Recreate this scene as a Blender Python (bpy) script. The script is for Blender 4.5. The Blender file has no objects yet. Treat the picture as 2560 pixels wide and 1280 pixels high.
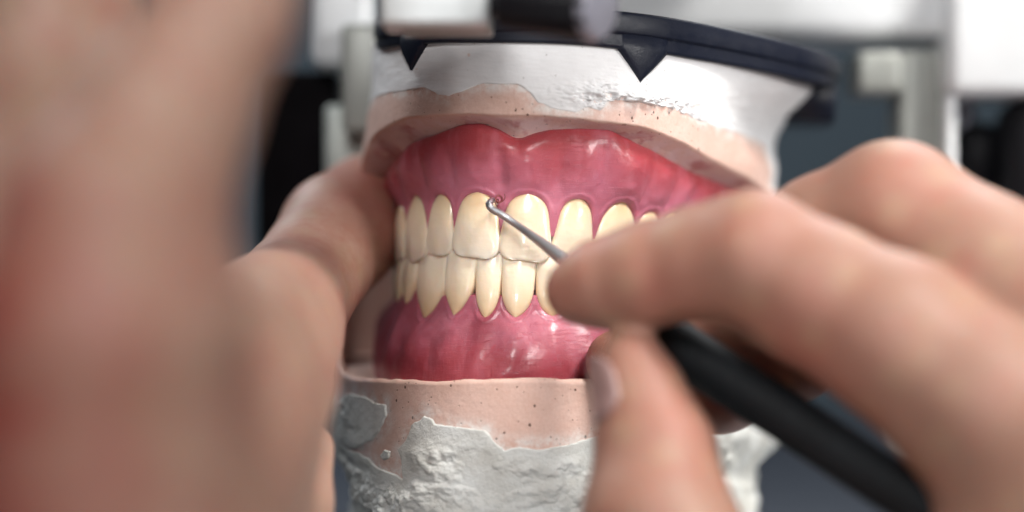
import bpy, math
import numpy as np
from mathutils import Vector, Matrix

# ------------------------------------------------------------------ scene, camera, light
# 1 Blender unit = 1 cm (a macro photograph). X right, Y away from the camera, Z up.
D = 35.6
sc = bpy.context.scene
C = sc.collection
cam_d = bpy.data.cameras.new('camera'); cam = bpy.data.objects.new('camera', cam_d); C.objects.link(cam)
cam.location = (0, -D, 0); cam.rotation_euler = (math.radians(90), 0, 0)
cam_d.lens = 75; cam_d.sensor_width = 36; cam_d.clip_start = 0.5; cam_d.clip_end = 500
cam_d.dof.use_dof = True; cam_d.dof.focus_distance = D + 0.15; cam_d.dof.aperture_fstop = 0.0375 / 0.92
sc.camera = cam
w = bpy.data.worlds.new('World'); sc.world = w; w.use_nodes = True
w.node_tree.nodes['Background'].inputs[0].default_value = (0.80, 0.90, 1.0, 1)
w.node_tree.nodes['Background'].inputs[1].default_value = 0.05
def area(name, loc, target, size, power, col, sy=None, spread=180):
    l = bpy.data.lights.new(name, 'AREA'); l.energy = power; l.size = size; l.color = col
    l.spread = math.radians(spread)
    if sy: l.shape = 'RECTANGLE'; l.size_y = sy
    o = bpy.data.objects.new(name, l); C.objects.link(o); o.location = loc
    o.rotation_euler = (Vector(target) - Vector(loc)).to_track_quat('-Z', 'Y').to_euler()
    return o
area('key_lamp', (32, -26, 46), (6.0, 0, 0), 20, 2150, (1.0, 0.965, 0.91), None, 24)
area('front_fill', (-4, -60, 28), (1.0, 0, -1), 14, 1100, (1.0, 0.985, 0.97), 20, 32)  # added soft fill from the front, lifts the teeth and lower cast
area('low_lamp', (-9, -52, -10), (2, 0, 0), 5, 200, (1, 1, 1), None, 40)
area('right_lamp', (50, -34, 7), (6, 0, 1.5), 16, 780, (1.0, .98, .96), None, 25)
area('left_fill', (-26, 26, 34), (-3, 3, -1), 14, 12000, (0.93, 0.97, 1.0))  # added fill to brighten the left side of the casts
area('back_lamp', (20, 30, 45), (4, 8, 2), 24, 20000, (0.95, 0.98, 1.0))
sc.view_settings.view_transform = 'Standard'; sc.view_settings.look = 'None'
sc.view_settings.exposure = 0; sc.view_settings.gamma = 1
sc.cycles.use_denoising = True
sc.cycles.max_bounces = 8

K = 2560 / (2 * D * 18 / 75)
def P(px, py, y):
    f = (D + y) / D / K
    return np.array([(px - 1280) * f, y, (640 - py) * f])

# ------------------------------------------------------------------ numeric helpers
def sstep(a, b, x):
    t = np.clip((x - a) / (b - a), 0, 1); return t * t * (3 - 2 * t)
_r = np.random.RandomState(7); LAT = _r.rand(32, 32, 32)
def vnoise(p):
    p = np.asarray(p, float); i = np.floor(p).astype(int); f = p - i; f = f * f * (3 - 2 * f)
    x, y, z = [i[..., k] % 32 for k in range(3)]; x1, y1, z1 = (x + 1) % 32, (y + 1) % 32, (z + 1) % 32
    fx, fy, fz = f[..., 0], f[..., 1], f[..., 2]
    def m(a, b, t): return a + (b - a) * t
    return m(m(m(LAT[x, y, z], LAT[x1, y, z], fx), m(LAT[x, y1, z], LAT[x1, y1, z], fx), fy),
             m(m(LAT[x, y, z1], LAT[x1, y, z1], fx), m(LAT[x, y1, z1], LAT[x1, y1, z1], fx), fy), fz) * 2 - 1
def fbm(p, freq, octv=4, gain=0.5, off=0.0):
    p = np.asarray(p, float); a = 1.0; s = 0; t = 0
    for k in range(octv):
        s = s + a * vnoise(p * freq + off + 11.3 * k); t += a; a *= gain; freq *= 2.03
    return s / t
def poly_sdf(x, y, poly):
    """signed distance to a polygon, negative inside"""
    poly = np.asarray(poly, float); n = len(poly)
    d = np.full(x.shape, 1e9); ins = np.zeros(x.shape, bool)
    for i in range(n):
        ax, ay = poly[i]; bx, by = poly[(i + 1) % n]
        ex, ey = bx - ax, by - ay; wx, wy = x - ax, y - ay
        t = np.clip((wx * ex + wy * ey) / (ex * ex + ey * ey + 1e-12), 0, 1)
        d = np.minimum(d, (wx - ex * t) ** 2 + (wy - ey * t) ** 2)
        c = (ay > y) != (by > y)
        xi = ax + (y - ay) * (bx - ax) / ((by - ay) if by != ay else 1e-9)
        ins ^= c & (x < xi)
    d = np.sqrt(d); return np.where(ins, -d, d)
def catmull(pts, n=12, closed=False):
    pts = [np.array(p, float) for p in pts]; m = len(pts); out = []
    rng = range(m if closed else m - 1)
    for i in rng:
        if closed: a, b, c, d = pts[i - 1], pts[i], pts[(i + 1) % m], pts[(i + 2) % m]
        else: a, b, c, d = pts[max(i - 1, 0)], pts[i], pts[i + 1], pts[min(i + 2, m - 1)]
        for k in range(n):
            t = k / n
            out.append(0.5 * (2 * b + (c - a) * t + (2 * a - 5 * b + 4 * c - d) * t * t + (3 * b - a - 3 * c + d) * t ** 3))
    if not closed: out.append(pts[-1])
    return np.array(out)

# ------------------------------------------------------------------ object helpers
def mk(name, verts, faces, mat, parent=None, smooth=True, attrs=None):
    me = bpy.data.meshes.new(name)
    if isinstance(faces, np.ndarray):
        faces = faces.tolist()
    me.from_pydata([tuple(v) for v in np.asarray(verts, float).tolist()], [], faces); me.update()
    if attrs:
        for k, v in attrs.items():
            a = me.attributes.new(k, 'FLOAT', 'POINT'); a.data.foreach_set('value', np.asarray(v, np.float32))
    if smooth: me.polygons.foreach_set('use_smooth', [True] * len(me.polygons))
    me.materials.append(mat)
    o = bpy.data.objects.new(name, me); C.objects.link(o)
    if parent: o.parent = parent; o.matrix_parent_inverse = parent.matrix_basis.inverted()
    return o
def tag(o, label, cat, group=None, kind=None):
    if label: o['label'] = label
    if cat: o['category'] = cat
    if group: o['group'] = group
    if kind: o['kind'] = kind
    return o
def thing(name, loc, label, cat, group=None):
    o = bpy.data.objects.new(name, None); C.objects.link(o); o.location = loc
    o.empty_display_size = 0.5
    return tag(o, label, cat, group)
def gridfaces(n, m, wrap=False):
    """n columns x m rows -> quads; column index major"""
    ii = np.arange(n if wrap else n - 1)[:, None]; jj = np.arange(m - 1)[None, :]
    a = ii * m + jj; b = ((ii + 1) % n) * m + jj
    return np.stack([a, b, b + 1, a + 1], -1).reshape(-1, 4)
def tube(pts, radii, seg=24, flat=None):
    pts = np.asarray(pts, float); n = len(pts)
    T = np.gradient(pts, axis=0); T /= np.linalg.norm(T, axis=1)[:, None]
    up = np.array([0.0, -1.0, 0.0]); V = []
    for i in range(n):
        u = up - T[i] * up.dot(T[i])
        if np.linalg.norm(u) < .2: u = np.array([0, 0, 1.0]) - T[i] * T[i][2]
        u /= np.linalg.norm(u); v = np.cross(T[i], u)
        for k in range(seg):
            a = 2 * math.pi * k / seg
            V.append(pts[i] + radii[i] * (u * math.cos(a) * (flat if flat else 1) + v * math.sin(a)))
    F = [[i * seg + k, i * seg + (k + 1) % seg, (i + 1) * seg + (k + 1) % seg, (i + 1) * seg + k] for i in range(n - 1) for k in range(seg)]
    F.append(list(range(seg))[::-1]); F.append([(n - 1) * seg + k for k in range(seg)])
    return V, F
def rbox(name, lo, hi, mat, parent=None, bev=0.12, rot=None, center=None):
    import bmesh
    bm = bmesh.new(); bmesh.ops.create_cube(bm, size=1)
    lo = np.array(lo, float); hi = np.array(hi, float)
    lo, hi = np.minimum(lo, hi), np.maximum(lo, hi)
    for v in bm.verts:
        v.co = Vector([(lo[k] + hi[k]) / 2 + v.co[k] * (hi[k] - lo[k]) for k in range(3)])
    bmesh.ops.bevel(bm, geom=list(bm.edges), offset=min(bev, 0.45 * float((hi - lo).min())), segments=3, profile=.5, affect='EDGES')
    if rot is not None:
        bmesh.ops.rotate(bm, verts=bm.verts, cent=Vector((lo + hi) / 2), matrix=rot)
    me = bpy.data.meshes.new(name); bm.to_mesh(me); bm.free(); me.materials.append(mat)
    for p in me.polygons: p.use_smooth = True
    o = bpy.data.objects.new(name, me); C.objects.link(o)
    if parent: o.parent = parent; o.matrix_parent_inverse = parent.matrix_basis.inverted()
    return o
def pbox(name, x0, x1, y0, y1, dep, thick, mat, parent=None, bev=.12, rot=None):
    a = P(x0, y1, dep); b = P(x1, y0, dep)
    return rbox(name, (a[0], dep, a[2]), (b[0], dep + thick, b[2]), mat, parent, bev, rot)

# ------------------------------------------------------------------ materials
class NT:
    def __init__(s, name):
        s.m = bpy.data.materials.new(name); s.m.use_nodes = True; s.t = s.m.node_tree
        s.b = s.t.nodes['Principled BSDF']; s.co = s.t.nodes.new('ShaderNodeTexCoord').outputs['Object']
    def n(s, typ, **kw):
        x = s.t.nodes.new(typ)
        for k, v in kw.items():
            if k in x.inputs and not hasattr(x, k): s.put(x.inputs[k], v)
            else: setattr(x, k, v)
        return x
    def put(s, inp, v):
        if hasattr(v, 'links') or isinstance(v, bpy.types.NodeSocket): s.t.links.new(v, inp)
        else: inp.default_value = v
    def set(s, **kw):
        for k, v in kw.items(): s.put(s.b.inputs[k.replace('_', ' ')], v)
    def noise(s, scale, detail=4, rough=.5, vec=None, dist=0):
        x = s.t.nodes.new('ShaderNodeTexNoise'); s.put(x.inputs['Vector'], vec or s.co)
        x.inputs['Scale'].default_value = scale; x.inputs['Detail'].default_value = detail; x.inputs['Roughness'].default_value = rough
        x.inputs['Distortion'].default_value = dist
        return x.outputs['Fac']
    def vor(s, scale, feature='F1', vec=None, rnd=1):
        x = s.t.nodes.new('ShaderNodeTexVoronoi'); x.feature = feature; s.put(x.inputs['Vector'], vec or s.co)
        x.inputs['Scale'].default_value = scale; x.inputs['Randomness'].default_value = rnd
        return x
    def ramp(s, fac, stops, interp='LINEAR'):
        x = s.t.nodes.new('ShaderNodeValToRGB'); x.color_ramp.interpolation = interp
        e = x.color_ramp.elements
        while len(e) < len(stops): e.new(.5)
        for k, (p, c) in enumerate(stops):
            e[k].position = p; e[k].color = (c, c, c, 1) if isinstance(c, (int, float)) else tuple(c) + (1,)
        s.put(x.inputs[0], fac); return x.outputs[0]
    def mix(s, fac, a, b, mode='MIX'):
        x = s.t.nodes.new('ShaderNodeMix'); x.data_type = 'RGBA'; x.blend_type = mode
        s.put(x.inputs[0], fac)
        for i, v in ((6, a), (7, b)):
            if isinstance(v, tuple) and len(v) == 3: v = v + (1,)
            s.put(x.inputs[i], v)
        return x.outputs[2]
    def math(s, op, a, b=0.0, c=None):
        x = s.t.nodes.new('ShaderNodeMath'); x.operation = op; s.put(x.inputs[0], a); s.put(x.inputs[1], b)
        if c is not None: s.put(x.inputs[2], c)
        return x.outputs[0]
    def attr(s, name):
        x = s.t.nodes.new('ShaderNodeAttribute'); x.attribute_name = name; return x.outputs['Fac']
    def scaled(s, v):
        x = s.t.nodes.new('ShaderNodeMapping'); s.put(x.inputs[0], s.co); x.inputs['Scale'].default_value = v; return x.outputs[0]
    def bump(s, h, dist, strength=1.0, normal=None):
        x = s.t.nodes.new('ShaderNodeBump'); s.put(x.inputs['Height'], h); x.inputs['Distance'].default_value = dist
        x.inputs['Strength'].default_value = strength
        if normal: s.put(x.inputs['Normal'], normal)
        return x.outputs[0]
def sss(nt, weight, radius, scale):
    nt.set(Subsurface_Weight=weight, Subsurface_Scale=scale)
    nt.b.inputs['Subsurface Radius'].default_value = radius

def mat_gum(name, deep, pale):
    n = NT(name)
    hq = n.math('ADD', n.attr('q'), n.math('MULTIPLY', n.math('SUBTRACT', n.noise(0.9, 2), .5), 1.1))
    c = n.mix(n.ramp(hq, [(.05, 1.0), (.75, 0.0)]), deep, pale)
    vein = n.vor(70, 'DISTANCE_TO_EDGE').outputs['Distance']
    c = n.mix(n.ramp(n.noise(1.0, 3, .5, n.scaled((3.2, 3.2, .7))), [(.5, 0.0), (.75, .38)]), c, tuple(min(1, x * 1.15 + .06) for x in pale))
    c = n.mix(n.ramp(n.noise(1.3, 2, .5), [(.58, 0.0), (.78, .5)]), c, tuple(x * .55 for x in deep))
    c = n.mix(n.ramp(n.noise(45, 2, .6), [(.66, 0.0), (.74, .3)]), c, (.70, .35, .36))
    n.set(Base_Color=c, Roughness=n.ramp(n.noise(7, 4, .6), [(.3, .34), (.7, .52)]), Coat_Weight=.3, Coat_Roughness=.2, IOR=1.5)
    sss(n, .4, (1, .28, .25), .18)
    scr = n.noise(1.0, 3, .7, n.scaled((3, 3, 60)))
    scr2 = n.noise(1.0, 3, .7, n.scaled((55, 20, 2.5)))
    b = n.bump(n.noise(3.2, 4, .45), .03, .8)
    b = n.bump(n.math('ADD', n.ramp(scr, [(.55, 0.0), (.75, 1.0)]), n.ramp(scr2, [(.58, 0.0), (.75, 1.0)])), .011, .6, b)
    n.set(Normal=b); return n.m
def mat_tooth():
    n = NT('ivory_acrylic_tooth')
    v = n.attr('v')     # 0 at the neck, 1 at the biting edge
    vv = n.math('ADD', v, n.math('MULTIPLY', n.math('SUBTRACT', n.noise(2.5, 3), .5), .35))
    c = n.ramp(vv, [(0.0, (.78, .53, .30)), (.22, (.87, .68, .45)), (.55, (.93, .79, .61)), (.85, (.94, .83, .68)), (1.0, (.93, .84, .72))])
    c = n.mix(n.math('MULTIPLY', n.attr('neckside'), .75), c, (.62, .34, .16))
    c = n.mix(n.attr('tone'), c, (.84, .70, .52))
    n.set(Base_Color=c, Roughness=.28, Coat_Weight=.4, Coat_Roughness=.07, IOR=1.5)
    sss(n, .4, (1, .65, .4), .12)
    b = n.bump(n.noise(3.0, 3, .5), .03, .6)
    b = n.bump(n.noise(1.0, 3, .6, n.scaled((2, 2, 12))), .008, .5, b)
    n.set(Normal=b); return n.m
def mat_stone():
    n = NT('pink_dental_stone')
    c = n.mix(n.ramp(n.noise(1.1, 4, .6), [(.35, 0.0), (.7, 1.0)]), (.60, .405, .34), (.68, .49, .43))
    c = n.mix(n.ramp(n.noise(24, 3, .7), [(.35, 0.0), (.8, .5)]), c, (.50, .29, .23))
    big = n.mix(n.ramp(n.vor(1.3).outputs['Distance'], [(0.055, .8), (.07, 0.0)]), c, (.38, .22, .17))
    d1 = n.vor(5.0, vec=n.scaled((1.0, 1.3, .8))); pick = n.math('GREATER_THAN', n.noise(3, 2), .44)
    spots = n.math('MULTIPLY', n.ramp(d1.outputs['Distance'], [(.085, 1.0), (.125, 0.0)]), pick)
    d2 = n.vor(8.5)
    spots2 = n.math('MULTIPLY', n.ramp(d2.outputs['Distance'], [(.10, 1.0), (.15, 0.0)]), .75)
    allp = n.math('MAXIMUM', spots, n.math('MULTIPLY', spots2, n.math('GREATER_THAN', n.noise(8, 2), .5)))
    c = n.mix(allp, big, (.13, .07, .05))
    # red wax left in the groove, and chalky plaster smears
    c = n.mix(n.math('MULTIPLY', n.attr('wax'), n.ramp(n.noise(1.5, 4, .55), [(.53, 0.0), (.58, .9)])), c, (.40, .11, .10))
    c = n.mix(n.math('MULTIPLY', n.attr('smear'), n.ramp(n.noise(2.6, 5, .6), [(.42, .25), (.62, .85)])), c, (.66, .54, .56))
    c = n.mix(n.math('MULTIPLY', n.attr('chalk'), n.ramp(n.noise(3.5, 6, .7), [(.42, 0.0), (.62, .95)])), c, (.74, .73, .71))
    n.set(Base_Color=c, Roughness=.62, IOR=1.45)
    sss(n, .12, (1, .5, .4), .06)
    b = n.bump(n.noise(9, 5, .6), .02, .7)
    b = n.bump(n.math('MULTIPLY', allp, -1.0), .02, .8, b)
    b = n.bump(n.noise(1.0, 3, .6, n.scaled((30, 30, 3))), .004, .6, b)
    n.set(Normal=b); return n.m
def mat_plaster(name, col, col2, rough_b):
    n = NT(name)
    c = n.mix(n.ramp(n.noise(1.4, 5, .6), [(.35, 0.0), (.7, 1.0)]), col, col2)
    sp = n.ramp(n.vor(7).outputs['Distance'], [(.045, 1.0), (.075, 0.0)])
    sp = n.math('MULTIPLY', sp, n.math('GREATER_THAN', n.noise(2.3, 2), .52))
    c = n.mix(sp, c, (.16, .14, .12))
    n.set(Base_Color=c, Roughness=.8)
    b = n.bump(n.noise(1.0, 5, .65, n.scaled((1.2, 1.2, 7))), .014, .5)
    b = n.bump(n.noise(14, 5, .7), rough_b, .8, b)
    b = n.bump(n.math('MULTIPLY', sp, -1.0), .03, 1, b)
    n.set(Normal=b); return n.m
def mat_skin(name, pale, red, dark):
    n = NT(name)
    r = n.attr('red')
    c = n.mix(n.ramp(n.noise(.55, 4, .6), [(.35, 0.0), (.68, 1.0)]), pale, dark)
    c = n.mix(r, c, red)
    c = n.mix(n.ramp(n.noise(9, 4, .7), [(.4, 0.0), (.8, .25)]), c, red)
    c = n.mix(n.ramp(n.noise(1.7, 3, .6), [(.5, 0.0), (.75, .4)]), c, red)
    c = n.mix(n.ramp(n.vor(1.4).outputs['Distance'], [(.1, .3), (.5, 0.0)]), c, (.42, .30, .19))
    n.set(Base_Color=c, Roughness=.5, IOR=1.4)
    sss(n, .25, (1, .32, .18), .2)
    v = n.vor(26, 'DISTANCE_TO_EDGE').outputs['Distance']
    b = n.bump(v, .012, .35)
    wv = n.t.nodes.new('ShaderNodeTexWave'); wv.wave_type = 'RINGS'; wv.rings_direction = 'SPHERICAL'
    mp = n.t.nodes.new('ShaderNodeMapping'); n.put(mp.inputs[0], n.co); mp.inputs['Location'].default_value = (-2.4, 1.0, 1.7)
    n.put(wv.inputs['Vector'], mp.outputs[0]); wv.inputs['Scale'].default_value = 6.5; wv.inputs['Distortion'].default_value = 1.2
    wv.inputs['Detail'].default_value = 1; wv.inputs['Detail Scale'].default_value = .6
    b = n.bump(n.math('MULTIPLY', wv.outputs['Fac'], n.attr('print')), .012, .8, b)
    n.set(Normal=b); return n.m
def mat_simple(name, col, rough, metal=0, coat=0, var=.15, bumpd=0.0, bscale=20, spec=None):
    n = NT(name)
    c = n.mix(n.ramp(n.noise(1.3, 4, .6), [(.3, 0.0), (.7, 1.0)]), tuple(x * (1 - var) for x in col), tuple(min(1, x * (1 + var)) for x in col))
    n.set(Base_Color=c, Roughness=rough, Metallic=metal, Coat_Weight=coat)
    if spec is not None: n.b.inputs['Specular IOR Level'].default_value = spec
    if bumpd: n.set(Normal=n.bump(n.noise(bscale, 4, .6), bumpd, .7))
    return n.m
def mat_plate():
    n = NT('black_moulded_plastic')
    dust = n.math('MULTIPLY', n.ramp(n.noise(34, 3, .7), [(.60, 0.0), (.72, .5)]), n.ramp(n.noise(1.7, 3), [(.4, 0.0), (.65, 1.0)]))
    c = n.mix(dust, (.006, .008, .017), (.09, .10, .13))
    n.set(Base_Color=c, Roughness=n.ramp(n.noise(5, 3), [(.3, .34), (.7, .5)]))
    n.b.inputs['Specular IOR Level'].default_value = .28
    n.set(Normal=n.bump(n.noise(30, 3, .6), .010, .5)); return n.m

GUM_U = mat_gum('red_pink_denture_acrylic', (.41, .055, .068), (.53, .16, .23))
GUM_L = mat_gum('deep_pink_denture_acrylic', (.33, .045, .065), (.45, .12, .175))
TOOTH = mat_tooth(); STONE = mat_stone()
PLASTER = mat_plaster('white_mounting_plaster', (.66, .66, .67), (.74, .74, .75), .008)
PLASTER_L = mat_plaster('chalky_rough_plaster', (.52, .52, .49), (.68, .70, .69), .035)
PLATE = mat_plate()

# ------------------------------------------------------------------ the jaw frame
YAW, ROLL = math.radians(13), math.radians(4)
O = P(1250, 645, 0.15)
def loc2w(p):
    p = np.asarray(p, float); X, Y, Z = p[..., 0], p[..., 1], p[..., 2]
    xr = X * math.cos(YAW) + Y * math.sin(YAW); yr = -X * math.sin(YAW) + Y * math.cos(YAW)
    return np.stack([xr * math.cos(ROLL) + Z * math.sin(ROLL), yr, -xr * math.sin(ROLL) + Z * math.cos(ROLL)], -1) + O
def proj(wp):
    f = D / (D + wp[..., 1]) * K
    return 1280 + wp[..., 0] * f, 640 - wp[..., 2] * f
half = [(0, 0), (.45, .045), (.88, .18), (1.45, .57), (1.98, 1.18), (2.38, 1.92), (2.68, 2.75), (2.92, 3.65), (3.12, 4.6), (3.25, 5.5), (3.1, 6.4), (2.5, 7.0), (1.3, 7.25)]
ctrl = half + [(0, 7.3)] + [(-x, y) for x, y in half[1:]][::-1]
CV = catmull(ctrl, 24, True)
for _ in range(12): CV = (np.roll(CV, 1, 0) + 2 * CV + np.roll(CV, -1, 0)) / 4
seg_ = np.linalg.norm(np.roll(CV, -1, 0) - CV, axis=1); LEN = seg_.sum()
Sx = np.concatenate([[0], np.cumsum(seg_)]); CVc = np.vstack([CV, CV[:1]])
T_ = (np.roll(CV, -1, 0) - np.roll(CV, 1, 0)); T_ /= np.linalg.norm(T_, axis=1)[:, None]
Nn = np.stack([T_[:, 1], -T_[:, 0]], 1); Nc = np.vstack([Nn, Nn[:1]])
def arch(s, d, Z):
    s = np.asarray(s, float); q = np.mod(s, LEN)
    x = np.interp(q, Sx, CVc[:, 0]); y = np.interp(q, Sx, CVc[:, 1]); nx = np.interp(q, Sx, Nc[:, 0]); ny = np.interp(q, Sx, Nc[:, 1])
    l = np.sqrt(nx * nx + ny * ny)
    return np.stack(np.broadcast_arrays(x + nx / l * d, y + ny / l * d, Z), -1)
def archw(s, d, Z): return loc2w(arch(s, d, Z))
SS = np.linspace(-7.5, 9.5, 3400)
def px2s(px, d, Z):
    x, _ = proj(archw(SS, d(SS) if callable(d) else d, Z * np.ones_like(SS)))
    i0, i1 = int(np.argmin(x[:2200])), int(np.argmax(x))
    return float(np.interp(px, x[i0:i1], SS[i0:i1]))
def py2Z(s, d, py):
    d = float(d(s)) if callable(d) else d
    z0 = archw(s, d, 0.0); z1 = archw(s, d, 1.0)
    a = proj(z0)[1]; b = proj(z1)[1]
    return float((py - a) / (b - a))
def pt(px, py, d):
    Z = 0.0
    for _ in range(4):
        s = px2s(px, d, Z); Z = py2Z(s, d, py)
    return s, Z
def curve(pts, d, left=None, right=None, sm=0.06):
    """pixel polyline on the surface at offset d -> smooth Z(s); left/right: extra (s, Z) knots"""
    q = [pt(a, b, d) for a, b in pts] + (left or []) + (right or [])
    q.sort(); q = np.array(q); xs = np.linspace(-LEN / 2, LEN / 2, 2400); z = np.interp(xs, q[:, 0], q[:, 1])
    k = max(1, int(sm / (xs[1] - xs[0]))); ker = np.hanning(2 * k + 3); ker /= ker.sum()
    z = np.convolve(np.pad(z, k + 1, 'edge'), ker, 'valid')
    return lambda s: np.interp(s, xs, z)

def silh(targets, side):
    """offset profile d(Z) that gives the cast its outline on one side; targets: (px, py)"""
    tp = sorted((b, a) for a, b in targets); ys = [q[0] for q in tp]; xs_ = [q[1] for q in tp]
    rng = SS[(SS > 2.5)] if side > 0 else SS[(SS < -1.2)]
    Zs = []; ds = []; sst = []
    for Z in np.linspace(-6, 4.6, 70):
        best = None
        for d in np.linspace(.1, 2.4, 70):
            x, y = proj(archw(rng, d, Z + 0 * rng)); i = int(np.argmax(x * side))
            e = abs(x[i] - np.interp(y[i], ys, xs_))
            if best is None or e < best[0]: best = (e, d, rng[i], y[i])
        if ys[0] - 25 <= best[3] <= ys[-1] + 25: Zs.append(Z); ds.append(best[1]); sst.append(best[2])
    ds = np.convolve(np.pad(ds, 1, 'edge'), [.25, .5, .25], 'valid')
    return lambda Z: np.interp(Z, Zs, ds)

# ------------------------------------------------------------------ teeth
def outline_hw(v, W, kind):
    """half width at v (0 neck .. 1 edge)"""
    v = np.clip(v, 0, 1)
    if kind == 'low':
        a, p, lo = .38, 1.75, .93
    elif kind == 'lowv':
        a, p, lo = .46, 1.40, .97
    elif kind == 'canine':
        a, p, lo = .50, 2.0, .88
    elif kind == 'back':
        a, p, lo = .35, 2.2, .88
    else:
        a, p, lo = .38, 2.25, .82
    t = np.clip(v / a, 0, 1)
    nk = (1 - (1 - t) ** p) ** (1 / p)
    return W * nk * (lo + (1 - lo) * sstep(.25, .85, v))
def make_tooth(parent, sc_, W, Zn, Zi, kind, d0, tilt=0.0, skew=0.0, thick=.55, cusp=0.0, seed=0, recess=0.0):
    """one denture tooth: neck at Zn, biting edge at Zi"""
    H = abs(Zi - Zn); r = min({'up': .23, 'canine': .24, 'low': .12, 'lowv': .12, 'back': .22}[kind], .8 * W)
    nz = 34; na = 40; V = []; av = []; an = []
    zt = 1 - np.cos(np.linspace(0, 1, nz) * math.pi); zt = zt / 2       # denser at both ends
    zt[0] = .004
    for v in zt:
        dist_end = (1 - v) * H
        hw = float(outline_hw(np.array(v), W * 1.0, kind))
        if dist_end < r:
            hw = max(hw - r + math.sqrt(max(r * r - (r - dist_end) ** 2, 0)), hw * .3)
        th = thick * (1 - .72 * v ** 1.3) * (1 - .35 * (1 - min(v / .2, 1)))
        if dist_end < .05: th *= math.sqrt(max(1 - ((.05 - dist_end) / .05) ** 2, .04))
        lab = d0 + .055 * math.sin(math.pi * min(v * 1.05, 1)) + tilt * v - .03 * v * v - (recess if v < .01 else 0)
        # rounded labial edge towards the tip
        if dist_end < .05: lab -= .022 * ((.05 - dist_end) / .05) ** 2
        fr_ = min(.15, th * .45); dc = lab - fr_
        for k in range(na):
            a = 2 * math.pi * k / na; ca, sa = math.cos(a), math.sin(a)
            n = 2.6 if sa > 0 else 2.2
            u = math.copysign(abs(ca) ** (2 / n), ca); ww = math.copysign(abs(sa) ** (2 / n), sa)
            if sa > 0: ww *= 1 - .06 * abs(u) ** 2
            Zc = Zn + (Zi - Zn) * v
            ds = u * hw + skew * W * (1 - v) * .6
            # cusp: edge dips at the centre; tiny asymmetry
            Zc += (Zi - Zn) / H * cusp * sstep(.6, 1.0, np.array(v)) * (1 - abs(u) ** 1.4) - (Zi - Zn) / H * .012 * u * (seed % 3 - 1) * v
            lob = .012 * math.cos(3 * math.pi * u * .9) * (1 - v) * 0 + .010 * math.cos(2.2 * math.pi * u) * sstep(.35, .9, np.array(v))
            V.append((sc_ + ds, dc + ww * (fr_ if sa > 0 else th - fr_) + (lob if sa > 0 else 0), Zc)); av.append(v)
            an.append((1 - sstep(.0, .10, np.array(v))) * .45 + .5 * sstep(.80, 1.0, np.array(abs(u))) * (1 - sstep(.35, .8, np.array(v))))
    V = np.array(V); Wp = archw(V[:, 0], V[:, 1], V[:, 2])
    F = []
    for i in range(nz - 1):
        for k in range(na):
            F.append([i * na + k, i * na + (k + 1) % na, (i + 1) * na + (k + 1) % na, (i + 1) * na + k])
    F.append(list(range(na))[::-1]); F.append([(nz - 1) * na + k for k in range(na)])
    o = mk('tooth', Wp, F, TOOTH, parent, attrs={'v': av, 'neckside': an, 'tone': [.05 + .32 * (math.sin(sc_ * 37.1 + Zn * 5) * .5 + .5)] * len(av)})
    # outline polygon in (s, Z) for the gum margin
    vs = np.linspace(0, 1, 40); hw = outline_hw(vs, W, kind); Zs = Zn + (Zi - Zn) * vs
    off = skew * W * (1 - vs) * .6
    poly = list(zip(sc_ - hw + off, Zs)) + list(zip(sc_ + hw + off, Zs))[::-1]
    return dict(s=sc_, W=W, Zn=Zn, Zi=Zi, poly=poly, kind=kind)

DU = 0.0        # labial offset of upper teeth
up = thing('upper_denture', tuple(O + np.array([.5, 2, 1])), 'upper denture with red-pink acrylic gum and ivory teeth touched by the metal probe', 'denture')
lo_d = thing('lower_denture', tuple(O + np.array([.5, 2, -1])), 'lower denture with deep pink gum and narrow pointed ivory teeth set in the bottom cast', 'denture')
UP = []
def span(l, r, pyn, pyi, d):
    s0, z = pt(l, (pyn + pyi) / 2, d); s1, z = pt(r, (pyn + pyi) / 2, d)
    sm = (s0 + s1) / 2; return sm, (s1 - s0) / 2, py2Z(sm, d, pyn), py2Z(sm, d, pyi)
upper_px = [  # left px, right px, neck, edge, kind, cusp, skew
    (1130, 1249, 479, 643, 'up', 0, .10), (1062, 1130, 483, 636, 'up', .02, .10), (1010, 1062, 485, 646, 'canine', .07, 0),
    (1249, 1383, 484, 652, 'up', 0, -.02), (1385, 1489, 494, 655, 'up', .02, .12), (1490, 1594, 502, 664, 'canine', .08, .22)]
for i, (l, r, n_, e_, k_, cu, sk) in enumerate(upper_px):
    s_, W_, zn, zi = span(l, r, n_, e_, DU)
    UP.append(make_tooth(up, s_, W_ * 1.045, zn, zi, k_, DU + (.02 if k_ == 'up' and W_ > .4 else -.02), .02, sk, cusp=cu, seed=i))
def extend(lst, parent, side, widths, kinds, zn, zi, d0, **kw):
    e = max(t['s'] + t['W'] for t in lst) if side > 0 else min(t['s'] - t['W'] for t in lst)
    for j, wd in enumerate(widths):
        s_ = e + side * wd / 2; e += side * wd
        lst.append(make_tooth(parent, s_, wd / 2, zn + .0 * j, zi, kinds[j], d0 - .02 * (j > 1), seed=j, **kw))
extend(UP, up, 1, [.72, .70, 1.0, .95], ['back'] * 4, UP[5]['Zn'] - .12, UP[5]['Zi'] + .02, DU - .02, cusp=.05, thick=.8)
extend(UP, up, -1, [.72, .70, 1.0, .95], ['back'] * 4, UP[2]['Zn'] - .20, UP[2]['Zi'] - .02, DU + .02, cusp=.05, thick=.8)
DL = -0.10
LO = []
lower_px = [(1187, 1253, 796, 618, 'low', 0, -.05), (1113, 1187, 790, 622, 'lowv', 0, -.25), (1041, 1113, 798, 628, 'lowv', .05, -.30),
            (1253, 1337, 795, 622, 'low', 0, .0), (1338, 1428, 792, 628, 'low', 0, .12)]
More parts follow.
